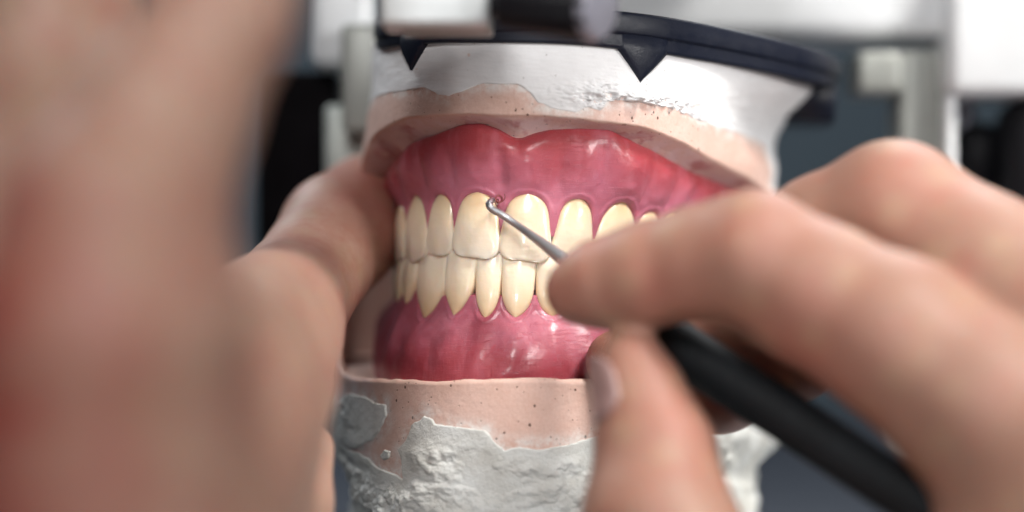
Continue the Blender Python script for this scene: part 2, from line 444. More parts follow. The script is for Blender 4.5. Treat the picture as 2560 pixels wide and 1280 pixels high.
for i, (l, r, n_, e_, k_, cu, sk) in enumerate(lower_px):
    s_, W_, zn, zi = span(l, r, n_, e_, DL)
    LO.append(make_tooth(lo_d, s_, W_ * 1.05, zn, zi, k_, DL + (0.02 if i in (1, 3) else 0), .02, sk, thick=.5, cusp=cu, seed=i))
extend(LO, lo_d, 1, [.70, .72, .72, 1.05, 1.0], ['low'] + ['back'] * 4, LO[4]['Zn'], LO[4]['Zi'], DL, cusp=.05, thick=.7)
extend(LO, lo_d, -1, [.68, .70, 1.05, 1.0], ['lowv', 'low', 'back', 'back'], LO[2]['Zn'] + .22, LO[2]['Zi'] - .02, DL + .04, cusp=.05, thick=.8)

# ------------------------------------------------------------------ gums
lipU = curve([(894, 452), (903, 420), (913, 392), (937, 350), (975, 316), (1019, 297), (1081, 291), (1175, 287), (1269, 291), (1362, 292), (1456, 300), (1517, 307), (1603, 318), (1693, 353), (1751, 387), (1814, 424), (1861, 446), (1894, 475)], .55,
             left=[(-5.5, 1.0), (-7, .8)], right=[(8.0, .55), (9.0, .5)], sm=.12)
gumU = curve([(960, 440), (987, 394), (1019, 359), (1081, 337), (1159, 309), (1203, 308), (1237, 322), (1278, 347), (1300, 350), (1331, 337), (1378, 325), (1450, 321), (1529, 324), (1603, 362), (1673, 396), (1736, 430), (1791, 453), (1865, 484)], .22,
             left=[(-5.0, .75), (-7, .6)], right=[(8.0, .35), (9.0, .3)], sm=.10)
def gum_sheet(pap, teeth, Zborder, sgn, d_tooth, bulge, border_d, mat, parent, seed, smax=6.6):
    """sgn +1: gum above the teeth (upper), -1: below. border = far edge against the cast."""
    ns, nz = 900, 230
    s = np.linspace(-smax, smax, ns)[:, None]; zb = Zborder(s)
    ts = sorted(teeth, key=lambda t: t['s'])
    tS = np.array([t['s'] for t in ts]); tN = np.array([t['Zn'] for t in ts]); tI = np.array([t['Zi'] for t in ts])
    Zn = np.interp(s, tS, tN); Zi = np.interp(s, tS, tI)
    Z0 = Zn + (Zi - Zn) * pap           # papilla tips
    Z1 = zb + sgn * .25
    tt = np.linspace(0, 1, nz)[None, :]; Z = Z0 + (Z1 - Z0) * tt
    S = np.broadcast_to(s, Z.shape)
    q = np.clip((Z - Zn) / (zb - Zn), -1, 1.6)       # 0 margin .. 1 border
    d = d_tooth - .02 + bulge * np.sin(np.clip((q + .12) / 1.12, 0, 1) ** 1.15 * math.pi * .55)
    d = np.where(q < -.12, d_tooth - .02 + (q + .12) * .10, d)
    if pap < .5: d = d - .35 * (1 - sstep(0, .22, (Z - Z0) / (Zn - Z0)))
    f = np.full(Z.shape, 9.0)
    for t in ts:
        cols = np.abs(s[:, 0] - t['s']) < t['W'] + .35
        f[cols] = np.minimum(f[cols], poly_sdf(S[cols], Z[cols], t['poly']))
        ds = (S - t['s']) / (t['W'] * .62)
        amp = .075 if t['kind'] in ('canine',) else .05
        d = d + amp * np.exp(-ds ** 2) * sstep(-.05, .25, q) * (1 - sstep(.5, 1.0, q)) - 0
        if sgn > 0:   # shallow grooves between roots
            d = d - .03 * np.exp(-((S - t['s'] - t['W']) / .10) ** 2) * sstep(.0, .2, q) * (1 - sstep(.4, .9, q))
    d = d + .014 * np.exp(-((f - .05) / .035) ** 2) * sstep(-.6, .0, q)
    d = d - .30 * (1 - sstep(-.065, -.005, f)) * (f < 5)
    # round shoulder at the border, then sink behind the cast
    e = (zb - Z) * sgn
    d = np.where(e < .30, d - (d - border_d) * (1 - np.sqrt(np.clip(1 - (1 - np.clip(e, 0, .30) / .30) ** 2, 0, 1))), d)
    d = d - np.clip(-e, 0, 1) * 1.6
    Pl = arch(S, 0, Z)
    d = d + .020 * fbm(Pl, 1.6, 3, off=seed) + .006 * fbm(Pl, 6, 2, off=seed) * (f > .02)
    # carved facets and nicks left by the wax knife
    d = d + .012 * np.abs(fbm(Pl * np.array([1, 1, .35]), 3.2, 2, off=seed + 4))
    fr = archw(S, d, Z)
    back = archw(S[:, ::-1], -.55 * np.ones_like(Z), Z[:, ::-1])
    V = np.concatenate([fr, back], 1); n2 = V.shape[1]
    F = gridfaces(ns, n2).tolist()
    for i in range(ns - 1): F.append([i * n2 + n2 - 1, (i + 1) * n2 + n2 - 1, (i + 1) * n2, i * n2])
    F.append([k for k in range(n2)]); F.append([(ns - 1) * n2 + k for k in range(n2)][::-1])
    qa = np.concatenate([q, q * 0 + .5], 1).ravel()
    return mk('gum', V.reshape(-1, 3), F, mat, parent, attrs={'q': qa})
gum_sheet(.62, UP, gumU, 1, DU, .26, .14, GUM_U, up, 3.0)
gumL = curve([(905, 950), (1000, 960), (1200, 965), (1330, 950), (1480, 955)], .4, left=[(-4.5, -1.7), (-6.5, -1.2)], right=[(4.5, -1.9), (7, -1.3)])
gum_sheet(.40, LO, gumL, -1, DL, .34, .22, GUM_L, lo_d, 9.0)

# ------------------------------------------------------------------ casts (arch-space lofts)
def loft(name, cols, mat, parent, attrs=None, cap=True):
    """cols: list of (d, Z) arrays over s, one per row; closed loop in s"""
    s, rows = cols
    V = np.stack([archw(s, d, Z) for d, Z in rows], 1)      # ns x nr x 3
    ns, nr = V.shape[:2]
    F = gridfaces(ns, nr, True).tolist()
    if cap:
        F.append([i * nr for i in range(ns)]); F.append([i * nr + nr - 1 for i in range(ns)][::-1])
    return mk(name, V.reshape(-1, 3), F, mat, parent, attrs=attrs)
NS = 1100
s = np.linspace(-LEN / 2, LEN / 2, NS, endpoint=False)
PR = silh([(2096, 120), (2096, 240)], 1); PL = silh([(938, 40), (938, 140)], -1)
def plateD(s): 
    return .66 + (float(PR(3.9)) - .66) * sstep(2.6, 6.2, s) + (float(PL(3.9)) - .66) * (1 - sstep(-4.2, -1.6, s))
plateB = curve([(950, 122), (1055, 108), (1200, 106), (1450, 112), (1550, 122), (1680, 138), (1800, 158), (1900, 177), (2030, 207), (2085, 222)], plateD, left=[(-4.5, 3.75), (-7, 3.8)], right=[(8.5, 3.6), (9, 3.7)], sm=.3)
plateT = curve([(950, 60), (1240, 40), (1530, 25), (1640, 38), (1760, 58), (1900, 88), (2020, 118), (2095, 150)], plateD, left=[(-4.5, 4.25), (-7, 4.3)], right=[(8.5, 4.2), (9, 4.2)], sm=.3)
sR = sstep(4.0, 7.5, s) * (1 - sstep(8.2, 9.3, s))       # towards the far right end of the arch
SR_U = silh([(2060, 200), (2038, 222), (2025, 245), (1990, 275), (1960, 305), (1935, 350), (1930, 385), (1942, 420), (1938, 465), (1930, 520)], 1)
SL_U = silh([(934, 100), (932, 130), (930, 240), (917, 300), (902, 400), (894, 460), (890, 520)], -1)
def wallU(s, Z):
    """outer wall offset of the upper cast"""
    sR = sstep(3.0, 7.0, s)
    zt = plateB(s); zl = lipU(s); q = np.clip((Z - zl) / (zt - zl), 0, 1)
    d = .58 - .02 * q
    d = d - .10 * np.exp(-((s + 3.5) / 2.0) ** 2) * q
    wr = sstep(2.6, 6.2, s); wl = 1 - sstep(-4.2, -1.6, s)
    return d + (SR_U(Z) - d) * wr + (SL_U(Z) - d) * wl
def topoly(pts, d): return [pt(a, b, d) for a, b in pts]
def UPB():
    pb = topoly([(925, 262), (945, 238), (1000, 226), (1055, 222), (1090, 235), (1120, 240), (1160, 225), (1205, 212), (1290, 210), (1320, 230), (1345, 258), (1390, 274), (1440, 282), (1470, 268), (1500, 276), (1520, 252), (1560, 252), (1610, 258), (1680, 272), (1740, 300), (1800, 320), (1860, 338), (1895, 352), (1915, 372), (1921, 400)], .6)
    pb = [(-6, pb[0][1])] + pb + [(pb[-1][0] + .25, pb[-1][1] - .8), (pb[-1][0] + .5, pb[-1][1] - 1.3), (LEN / 2 + .2, .2), (LEN / 2 + .2, 6), (-6, 6)]
    return pb
rowsU = []; Q = np.linspace(0, 1, 150); wax = []; smear = []
for q in Q:                        # wall, top to lip
    Z = plateB(s) + .05 + (lipU(s) - plateB(s) - .05) * q
    d = wallU(s, Z)
    jag = .022 * fbm(arch(s, 0, Z), 3.5, 4, off=2)
    if q > .96: Z = Z + jag * (q - .96) / .04
    rowsU.append((d + .010 * fbm(arch(s, 0, Z), 2.0, 4) - .045 * max(0, (q - .97) / .03) ** 2, Z)); wax.append(0 * s); smear.append(0 * s)
jag = .022 * fbm(arch(s, 0, lipU(s)), 3.5, 4, off=2)
for t in np.linspace(.04, 1, 40):  # the hollow from lip to gum border
    zl = lipU(s) + jag * (1 - t); zg = gumU(s) - .05
    Z = zl + (zg - zl) * t ** .9; d0 = wallU(s, lipU(s)) - .05; dg = .06
    d = d0 + (dg - d0) * (1 - (1 - t) ** 1.7) + .03 * fbm(arch(s, 0, Z * 0 + t), 2.5, 4, off=5) * math.sin(t * math.pi)
    rowsU.append((d, Z)); wax.append(0 * s + sstep(.02, .2, np.array(t)) * 1.0); smear.append(0 * s + .8)
for t in np.linspace(.1, 1, 10):
    rowsU.append((.06 - .75 * t + 0 * s, gumU(s) - .05 - .1 * t)); wax.append(0 * s); smear.append(0 * s)
ucast = thing('upper_stone_cast', tuple(O + np.array([1, 2.5, 2.4])), 'upper pink stone cast plastered white above, hanging from the black mounting plate', 'dental cast')
rowsU = rowsU[1:] ; wax = wax[1:]; smear = smear[1:]
pb = UPB()
chk = [.9 * (1 - sstep(0, .22, poly_sdf(s, Z_, pb))) if i_ < 149 else 0 * s for i_, (d_, Z_) in enumerate(rowsU)]
loft('stone_body', (s, rowsU), STONE, ucast, attrs={'chalk': np.stack(chk, 1).ravel(), 'wax': np.stack(wax, 1).ravel(), 'smear': np.stack(smear, 1).ravel()})

def plaster_skin(name, parent, mat, wall, Ztop, Zbot, poly_list, thick, rough_fn, nrows, smin, smax, seed, edge_jag=.05, ns=1200, extra=None):
    """plaster coat over a wall: proud where the (s,Z) polygons are, tucked under elsewhere"""
    s = np.linspace(smin, smax, ns)[:, None]; t = np.linspace(0, 1, nrows)[None, :]
    Z = Ztop(s) + (Zbot(s) - Ztop(s)) * t; S = np.broadcast_to(s, Z.shape)
    Pl = arch(S, 0, Z)
    js = S + edge_jag * fbm(Pl, 3.0, 4, off=seed); jz = Z + edge_jag * fbm(Pl, 3.4, 5, off=seed + 9)
    f = np.full(Z.shape, 9.0)
    for poly in poly_list: f = np.minimum(f, poly_sdf(js, jz, poly))
    m = 1 - sstep(-.02, .012, f)
    d = wall(S, Z) - .05 + m * (.05 + thick) + rough_fn(S, Z, f, Pl) * m
    fr = archw(S, d, Z); bk = archw(S[:, ::-1], wall(S[:, ::-1], Z[:, ::-1]) - .35, Z[:, ::-1])
    V = np.concatenate([fr, bk], 1); n2 = V.shape[1]
    F = gridfaces(ns, n2).tolist()
    for i in range(ns - 1): F.append([i * n2 + n2 - 1, (i + 1) * n2 + n2 - 1, (i + 1) * n2, i * n2])
    F.append(list(range(n2))); F.append([(ns - 1) * n2 + k for k in range(n2)][::-1])
    return mk(name, V.reshape(-1, 3), F, mat, parent)
Z_rough = pt(1520, 250, .6)
def roughU(S, Z, f, Pl):
    a = np.exp(-((S - Z_rough[0] - .3) / .62) ** 2) * np.exp(-((Z - Z_rough[1] - .05) / .20) ** 2)
    b = np.exp(-((S - Z_rough[0] - 1.3) / .8) ** 2) * np.exp(-((Z - Z_rough[1] - .05) / .16) ** 2) * .4
    r = (a + b) * (.65 * np.abs(fbm(Pl, 4.5, 5, .6, off=3)) - .03)
    r = r + .012 * fbm(Pl * np.array([.3, .3, 1]), 7, 3) + .012 * fbm(Pl, 1.2, 3)
    return r
plaster_skin('plaster_mount', ucast, PLASTER, wallU, lambda s: plateB(s) + .06, lambda s: lipU(s) + .02, [pb], .010, roughU, 200, -LEN / 2 + .3, LEN / 2 - .1, 1)

# ------------------------------------------------------------------ black mounting plate
plate = thing('mounting_plate', tuple(O + np.array([1.5, 3, 4])), 'black plastic articulator mounting plate with pointed tabs biting into white plaster', 'mounting plate')
prow = []
zb, zt = plateB(s), plateT(s)
dd = plateD(s)
for (a, b) in [(-.8, 0), (-.10, 0), (-.035, .0), (-.008, .03), (0, .10), (0, .36), (.004, .40), (.035, .42), (.045, .46), (.045, .90), (.03, .96), (-.01, .995), (-.07, 1.0), (-.3, 1.0), (-.32, 1.0), (-.9, .9)]:
    prow.append((dd + a, zb + (zt - zb) * b))
loft('rim', (s, prow), PLATE, plate)
def tab(l, r, tipx, tipy, name='pointed_tab'):
    d = .70
    sl, zl_ = pt(l[0], l[1], d); sr, zr_ = pt(r[0], r[1], d); st, zt_ = pt(tipx, tipy, d)
    n = 14; V = []
    zu = .20
    for i in range(n + 1):
        t = i / n
        a = (sl + (st - sl) * t, zl_ + (zt_ - zl_) * t); b = (sr + (st - sr) * t, zr_ + (zt_ - zr_) * t)
        ww = b[0] - a[0]
        for k, (uu, de) in enumerate([(0, -.3), (0, -.02), (.10, .0), (.25, .012), (.5, .018), (.75, .012), (.90, .0), (1, -.02), (1, -.3)]):
            S_ = a[0] + ww * uu; Z_ = a[1] + (b[1] - a[1]) * uu
            if i == 0: Z_ += zu
            V.append(archw(S_, float(plateD(np.array(S_))) + de + .008 - .09 * t ** 2, Z_))
    F = gridfaces(n + 1, 9).tolist(); F.append([k for k in range(9)]); F.append([n * 9 + k for k in range(9)][::-1])
    F += [[i * 9, (i + 1) * 9, (i + 1) * 9 + 8, i * 9 + 8] for i in range(n)]
    return mk(name, np.array(V), F, PLATE, plate)
tab((1545, 112), (1680, 128), 1612, 206)
tab((990, 106), (1058, 98), 1012, 174)
# hooked tab at the far right end, hanging free past the plaster
def slabtab(ss, z_hi, z_lo, name):
    V = []; 
    for i, S_ in enumerate(ss):
        dq = float(plateD(np.array(S_)))
        lo_ = z_lo[i]
        for (a, zq) in [(-.02, z_hi), (0.0, z_hi - .1), (0.0, lo_ + .08), (-.06, lo_), (-.9, lo_), (-.98, lo_ + .08), (-.98, z_hi)]:
            V.append(archw(S_, dq + a, zq))
    m = 7; F = gridfaces(len(ss), m).tolist(); F += [[i * m + m - 1, (i + 1) * m + m - 1, (i + 1) * m, i * m] for i in range(len(ss) - 1)]
    F.append(list(range(m))); F.append([(len(ss) - 1) * m + k for k in range(m)][::-1])
    return mk(name, np.array(V), F, PLATE, plate)
sa = np.linspace(6.9, 9.0, 14)
slabtab(sa, float(plateB(7.0)) + .1, [float(plateB(x)) - .62 + .05 * abs(x - 7.6) for x in sa], 'end_tab')

# ------------------------------------------------------------------ lower cast
rimL0 = curve([(862, 915), (900, 946), (960, 948), (1080, 952), (1200, 948), (1330, 944), (1480, 950)], .62, sm=.05)
def _rim():
    xs = np.linspace(-LEN / 2, LEN / 2, 2400)
    base = rimL0(xs)
    sil = -3.1
    kn = [(-9.2, 640), (-8.2, 655), (-7.4, 690), (-6.3, 722), (-5.2, 765), (-4.6, 805), (-4.1, 855), (-3.6, 900), (-3.1, 930), (-2.9, 938)]
    left = np.interp(xs, [k[0] for k in kn], [py2Z(k[0], .95, k[1]) for k in kn])
    right = np.interp(xs, [3.0, 4.5, 6.5, 9], [-2.3, -1.7, -.6, .3])
    z = np.where(xs < -2.9, np.maximum(left, base * 0 - 9), base); z = np.where(xs > 3.0, right, z)
    a = np.searchsorted(xs, -2.9); z[:a] += (z[a] - z[a - 1]) * np.exp((xs[:a] + 2.9) * 2)
    ker = np.hanning(61); ker /= ker.sum(); z = np.convolve(np.pad(z, 30, 'edge'), ker, 'valid')
    return lambda q: np.interp(q, xs, z)
rimL = _rim()
BOT = -6.6
SL_L = silh([(836, 640), (836, 780), (833, 900), (833, 1080), (845, 1110), (870, 1150), (893, 1200), (890, 1290)], -1)
SR_L = silh([(1940, 640), (1955, 1085), (1935, 1102), (1900, 1135), (1880, 1180), (1870, 1300)], 1)
def wallL(s, Z):
    left = sstep(-1.2, -3.2, s) if False else 1 - sstep(-3.2, -1.2, s)
    right = sstep(2.5, 5.5, s)
    d = .62 + 0 * Z
    zz = np.clip((-2.9 - Z) / 1.0, 0, 1)
    wr = sstep(2.6, 6.2, s); wl = 1 - sstep(-3.6, -1.4, s)
    return d + (SR_L(Z) - d) * wr + (SL_L(Z) - d) * wl
rowsL = []; wax = []; smear = []
for q in np.linspace(0, 1, 160):
    Z = rimL(s) + (BOT - rimL(s)) * q
    jag = .03 * fbm(arch(s, 0, Z * 0), 4, 4, off=6) * max(0, 1 - q / .02)
    rowsL.append((wallL(s, Z) - .04 * max(0, 1 - q / .012) + .012 * fbm(arch(s, 0, Z), 2.0, 4), Z + jag)); wax.append(0 * s); smear.append(sstep(-1.5, -2.6, s * 1.0) if False else (1 - sstep(-2.4, -1.2, s)) * sstep(-2.1, -2.5, 0) + (1 - sstep(-2.6, -1.4, s)))
rowsL = rowsL[::-1]; smear = smear[::-1]
jag = .03 * fbm(arch(s, 0, s * 0), 4, 4, off=6)
floor = np.minimum(rimL(s) - .12, -2.15)
for t in np.linspace(.03, 1, 44):
    d0 = wallL(s, rimL(s)) - .06; d1 = d0 - .18
    if t < .6: 
        u = t / .6; d = d0 - .18 * u ** .6; Z = (rimL(s) + jag * (1 - u)) + (floor - rimL(s)) * sstep(0, 1, np.array(u)) ** 1.0
    else:
        u = (t - .6) / .4; d = d1 + (.0 - d1) * u; Z = floor + .05 * u
    rowsL.append((d, Z)); wax.append(0 * s); smear.append(0 * s)
for t in np.linspace(.1, 1, 8): rowsL.append((0 * s - .7 * t, floor + .05 + .5 * t)); wax.append(0 * s); smear.append(0 * s)
p1 = topoly([(1000, 1130), (1030, 1062), (1058, 1036), (1080, 1045), (1090, 1062), (1150, 1068), (1215, 1082), (1238, 1102), (1262, 1118), (1300, 1112), (1350, 1118), (1410, 1112), (1470, 1096), (1500, 1088)], .62)
p1b = topoly([(905, 1145), (930, 1172), (985, 1192)], .8)
r1 = p1[-1]
main_poly = [(-8.8, r1[1] * .0 - 2.9), (-4.2, -3.1)] + [pt(840, 1110, .9)] + p1b + p1 + [(r1[0] + .6, r1[1] + .15), (4.0, -2.75), (5.5, -2.2), (LEN / 2, -2.0), (LEN / 2, -9), (-8.8, -9)]
patch = topoly([(838, 1000), (870, 985), (905, 1005), (932, 1008), (934, 1040), (915, 1078), (893, 1100), (862, 1120), (838, 1110)], .9)
patch = [(-4.3, patch[0][1]), *patch, (-4.3, -3.2)]
patch2 = topoly([(950, 1118), (966, 1128), (962, 1146), (946, 1148), (938, 1134)], .75)
chk = [(.9 * (1 - sstep(0, .28, np.minimum(poly_sdf(s, Z_, main_poly), poly_sdf(s, Z_, patch))))) if i_ < 160 else 0 * s for i_, (d_, Z_) in enumerate(rowsL)]
lcast = thing('lower_stone_cast', tuple(O + np.array([1, 2.5, -3.5])), 'lower pink stone cast, pitted and crusted with rough broken white plaster', 'dental cast')
loft('stone_body', (s, rowsL), STONE, lcast, attrs={'chalk': np.stack(chk, 1).ravel(), 'wax': 0 * np.stack(smear, 1).ravel(), 'smear': np.stack(smear, 1).ravel()})
zr0 = r1[1]
def roughL(S, Z, f, Pl):
    dep = sstep(.12, .5, -f) * sstep(-2.95, -3.35, Z) if False else sstep(.10, .45, -f) * (1 - sstep(-3.35, -3.0, Z))
    r = dep * (.16 * (fbm(Pl, 1.6, 5, .55, off=20) + .1) + .10 * np.abs(fbm(Pl, 3.6, 4, .55, off=30)) - .03)
    # broken ledges running across
    led = np.sin((Z * 4.2 + 1.5 * fbm(Pl, .9, 2, off=8)) * 1.0)
    r = r + dep * .06 * sstep(-.2, .3, led)
    r = r + .010 * fbm(Pl, 5, 4)
    left = 1 - sstep(-3.0, -2.2, S)
    r = r + left * .09 * np.abs(fbm(Pl, 4.2, 4, .55, off=44)) * sstep(0, .1, -f)
    right = sstep(3.5, 4.5, S)
    r = r + right * .16 * fbm(Pl, 1.8, 5, .6, off=50)
    return np.maximum(r, -.015)
plaster_skin('plaster_mount', lcast, PLASTER_L, wallL, lambda s: np.minimum(-2.2, rimL(s) - .12), lambda s: 0 * s + BOT, [main_poly, patch, patch2], .03, roughL, 330, -LEN / 2 + .3, LEN / 2 - .3, 5, .085, 1500)

# ------------------------------------------------------------------ hands: smooth-blended distance field -> surface nets
def surfnet(F, org, h):
    s = F < 0
    nx, ny, nz = F.shape
    corners = [(a, b, c) for a in (0, 1) for b in (0, 1) for c in (0, 1)]
    def sl(A, a, b, c): return A[a:nx - 1 + a, b:ny - 1 + b, c:nz - 1 + c]
    cnt = sum(sl(s, *c).astype(np.int8) for c in corners)
    cell = (cnt > 0) & (cnt < 8); idx = np.full(cell.shape, -1, np.int64); idx[cell] = np.arange(cell.sum())
    I = np.argwhere(cell); acc = np.zeros((len(I), 3)); n = np.zeros(len(I))
    for ia, A in enumerate(corners):
        for ax in range(3):
            if A[ax]: continue
            B = list(A); B[ax] = 1
            fa = F[I[:, 0] + A[0], I[:, 1] + A[1], I[:, 2] + A[2]]; fb = F[I[:, 0] + B[0], I[:, 1] + B[1], I[:, 2] + B[2]]
            m = (fa < 0) != (fb < 0); t = np.where(m, fa / (fa - fb + 1e-12), 0)
            p = np.array(A, float)[None, :].repeat(len(I), 0); p[:, ax] += t
            acc += p * m[:, None]; n += m
    V = (I + acc / n[:, None]) * h + org
    faces = []
    for ax in range(3):
        o1, o2 = (ax + 1) % 3, (ax + 2) % 3
        sh = [slice(None)] * 3; a = s; 
        lo_ = [slice(0, d) for d in F.shape]; hi_ = [slice(0, d) for d in F.shape]
        lo_[ax] = slice(0, F.shape[ax] - 1); hi_[ax] = slice(1, F.shape[ax])
        ch = s[tuple(lo_)] != s[tuple(hi_)]
        E = np.argwhere(ch)
        E = E[(E[:, o1] > 0) & (E[:, o2] > 0) & (E[:, o1] < F.shape[o1] - 1) & (E[:, o2] < F.shape[o2] - 1)]
        q = []
        for (d1, d2) in ((0, 0), (-1, 0), (-1, -1), (0, -1)):
            e = E.copy(); e[:, o1] += d1; e[:, o2] += d2; q.append(idx[e[:, 0], e[:, 1], e[:, 2]])
        q = np.stack(q, 1); inside = s[E[:, 0], E[:, 1], E[:, 2]]
        q[~inside] = q[~inside][:, ::-1]
        q = q[(q >= 0).all(1)]; faces.append(q)
    return V, np.vstack(faces)
def build_hand(chains, h, pad=.6):
    """chains: list of dict(pts=[(xyz, r)...], k=blend)"""
    allp = np.array([p for c in chains for p, r in c['pts']]); rr = max(r for c in chains for p, r in c['pts'])
    lo_ = allp.min(0) - rr - pad; hi_ = allp.max(0) + rr + pad
    lo_ = np.maximum(lo_, [-13, -20, -9]); hi_ = np.minimum(hi_, [14, 9, 9])
    n = np.ceil((hi_ - lo_) / h).astype(int)
    ax = [lo_[k] + np.arange(n[k]) * h for k in range(3)]
    F = np.full(n, 5.0, np.float32)
    for c in chains:
        P_ = c['pts']; arr = np.array([p for p, r in P_]); R = max(r for p, r in P_)
        m = R + 1.2; i0 = np.clip(((arr.min(0) - m - lo_) / h).astype(int), 0, n); i1 = np.clip(((arr.max(0) + m - lo_) / h).astype(int) + 1, 0, n)
        if (i1 <= i0).any(): continue
        sl = tuple(slice(a, b) for a, b in zip(i0, i1))
        gx, gy, gz = np.meshgrid(ax[0][sl[0]], ax[1][sl[1]], ax[2][sl[2]], indexing='ij', sparse=True)
        fc = None
        for (a, ra), (b, rb) in zip(P_[:-1], P_[1:]):
            a = np.array(a); b = np.array(b); e = b - a; L2 = e.dot(e)
            t = np.clip(((gx - a[0]) * e[0] + (gy - a[1]) * e[1] + (gz - a[2]) * e[2]) / L2, 0, 1)
            dd_ = np.sqrt((gx - a[0] - e[0] * t) ** 2 + (gy - a[1] - e[1] * t) ** 2 + (gz - a[2] - e[2] * t) ** 2) - (ra + (rb - ra) * t)
            if fc is None: fc = dd_
            else:
                k = .25; hh = np.maximum(k - np.abs(fc - dd_), 0) / k; fc = np.minimum(fc, dd_) - hh * hh * k / 4
        k = c['k']; G = F[sl]; hh = np.maximum(k - np.abs(G - fc), 0) / k
        F[sl] = np.minimum(G, fc) - hh * hh * k / 4
    return surfnet(F, lo_, h)
def chain(k, *pts):
    """pts: (px, py, depth, radius_cm)"""
    return dict(k=k, pts=[(P(a, b, c), r) for a, b, c, r in pts])
SKIN_R = mat_skin('skin_of_right_hand', (.34, .20, .148), (.36, .115, .085), (.30, .165, .12))
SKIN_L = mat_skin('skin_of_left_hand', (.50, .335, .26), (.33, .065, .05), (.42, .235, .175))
def reds(V, spots, base=0.0):
    r = np.full(len(V), base)
    for (px, py, y, rad, amt) in spots:
        c = P(px, py, y); r = np.maximum(r, amt * np.exp(-((V - c) ** 2).sum(1) / rad ** 2))
    return r
# right hand
rh = [
    chain(.3, (1440, 728, -2.74, .48), (1500, 712, -2.89, .66), (1620, 686, -3.19, .78), (1760, 655, -3.57, .83), (1885, 642, -3.88, .96), (2050, 740, -4.18, 1.04), (2230, 838, -4.56, 1.16), (2455, 1020, -5.02, 1.27), (2800, 1300, -5.70, 1.5)),
    chain(.20, (1545, 905, -0.11, .54), (1640, 935, -0.23, .78), (1790, 932, -0.46, .96), (1960, 850, -1.14, 1.0), (2070, 610, -1.98, 1.08), (2235, 545, -2.43, 1.17), (2450, 700, -3.19, 1.3), (2760, 950, -4.56, 1.5)),
    chain(.25, (1580, 905, -3.34, .50), (1600, 985, -3.42, .66), (1640, 1130, -3.65, .88), (1645, 1300, -4.03, 1.10), (1800, 1600, -4.94, 1.2), (2300, 1750, -5.70, 1.6)),
    chain(.9, (2300, 1800, -5.70, 1.6), (2800, 1400, -5.70, 2.2), (3100, 1250, -5.32, 2.4)),
    chain(.3, (2450, 800, -2.74, 1.0), (2650, 950, -3.42, 1.2), (2900, 1150, -4.56, 1.5)),
]
V, Fh = build_hand(rh, .085)
pc = P(1500, 900, -.3)
prn = np.exp(-((V - pc) ** 2).sum(1) / 1.6 ** 2) * (V[:, 1] < .5) + .8 * np.exp(-((V - P(1780, 1040, -.6)) ** 2).sum(1) / 1.3 ** 2)
rhand = mk('hand', V, Fh, SKIN_R, attrs={'red': reds(V, [(1420, 700, -3, .8, .5), (1620, 760, -4.5, 1.0, .5), (1880, 560, -5, .9, .35), (2250, 420, -4, .9, .4), (1700, 1000, -4.3, 1.0, .4), (2000, 900, -5, 1.2, .5), (1550, 900, -.5, 1.0, .5), (1800, 1020, -.8, 1.5, .9)]), 'print': prn})
tag(rhand, 'right hand pinching the black probe handle between index finger and thumb', 'hand')
NAIL = mat_simple('fingernail', (.30, .19, .18), .3, coat=.3, var=.06)
def nail(path, side, w, rad, parent):
    """curved plate along a path of (point, radius) facing direction side"""
    n = len(path); m = 9; V = []
    side = np.array(side, float)
    for layer in (0.0, -.05):
        for i, (p, r) in enumerate(path):
            t = i / (n - 1); T = path[min(i + 1, n - 1)][0] - path[max(i - 1, 0)][0]; T = T / np.linalg.norm(T)
            u = side - T * side.dot(T); u /= np.linalg.norm(u); v = np.cross(T, u)
            wa = w * math.sqrt(max(1 - (2 * abs(t - .5)) ** 3.5, .12))
            for k in range(m):
                a = (k / (m - 1) - .5) * 2 * wa
                V.append(p + (r + rad + layer) * (u * math.cos(a) + v * math.sin(a)))
    F = gridfaces(n, m).tolist(); off = n * m
    F += [[a + off for a in f][::-1] for f in gridfaces(n, m).tolist()]
    for i in range(n - 1):
        F.append([i * m, i * m + off, (i + 1) * m + off, (i + 1) * m]); F.append([i * m + m - 1, (i + 1) * m + m - 1, (i + 1) * m + m - 1 + off, i * m + m - 1 + off])
    for k in range(m - 1):
        F.append([k, k + 1, k + 1 + off, k + off]); b = (n - 1) * m + k; F.append([b, b + off, b + 1 + off, b + 1])
    return mk('nail', np.array(V), F, NAIL, parent)
tp = [(P(1564, 880, -3.34), .46), (P(1568, 905, -3.34), .50), (P(1584, 945, -3.38), .58), (P(1600, 985, -3.42), .66), (P(1615, 1030, -3.5), .71)]
tpp = catmull([np.append(a, r) for a, r in tp], 4)
nail([(q[:3], q[3]) for q in tpp], (-1, -.5, 0), .62, .11, rhand)

# left hand (very near the lens)
lh = [
    chain(.5, (925, 530, 4.5, 1.10), (850, 583, 3.0, 1.06), (738, 732, .5, .96), (600, 885, -4.5, 1.22), (450, 1050, -8.0, 1.8), (330, 1300, -9.5, 2.0)),
    chain(.8, (640, -620, -9.8, .78), (600, -160, -10.6, .80), (548, 40, -10.8, .82), (405, 300, -11.1, .98), (290, 560, -11.4, 1.26), (275, 800, -11.4, 1.52), (285, 1300, -10.8, 1.65)),
    chain(.4, (160, -640, -8.0, 1.0), (130, -160, -6.6, 1.1), (130, 200, -6.6, 1.2), (120, 600, -8.0, 1.3), (160, 1000, -9, 1.4), (180, 1500, -9.0, 1.6)),
    chain(.8, (670, 880, -1.5, .92), (605, 980, -4.6, 1.17), (575, 1150, -5.6, 1.2), (500, 1500, -8.0, 1.6)),
    chain(.25, (775, 1120, -1.5, .40), (735, 1260, -2.2, .58), (650, 1450, -3.5, .8), (500, 1700, -6.0, 1.4)),
]
V, Fh = build_hand(lh, .11)
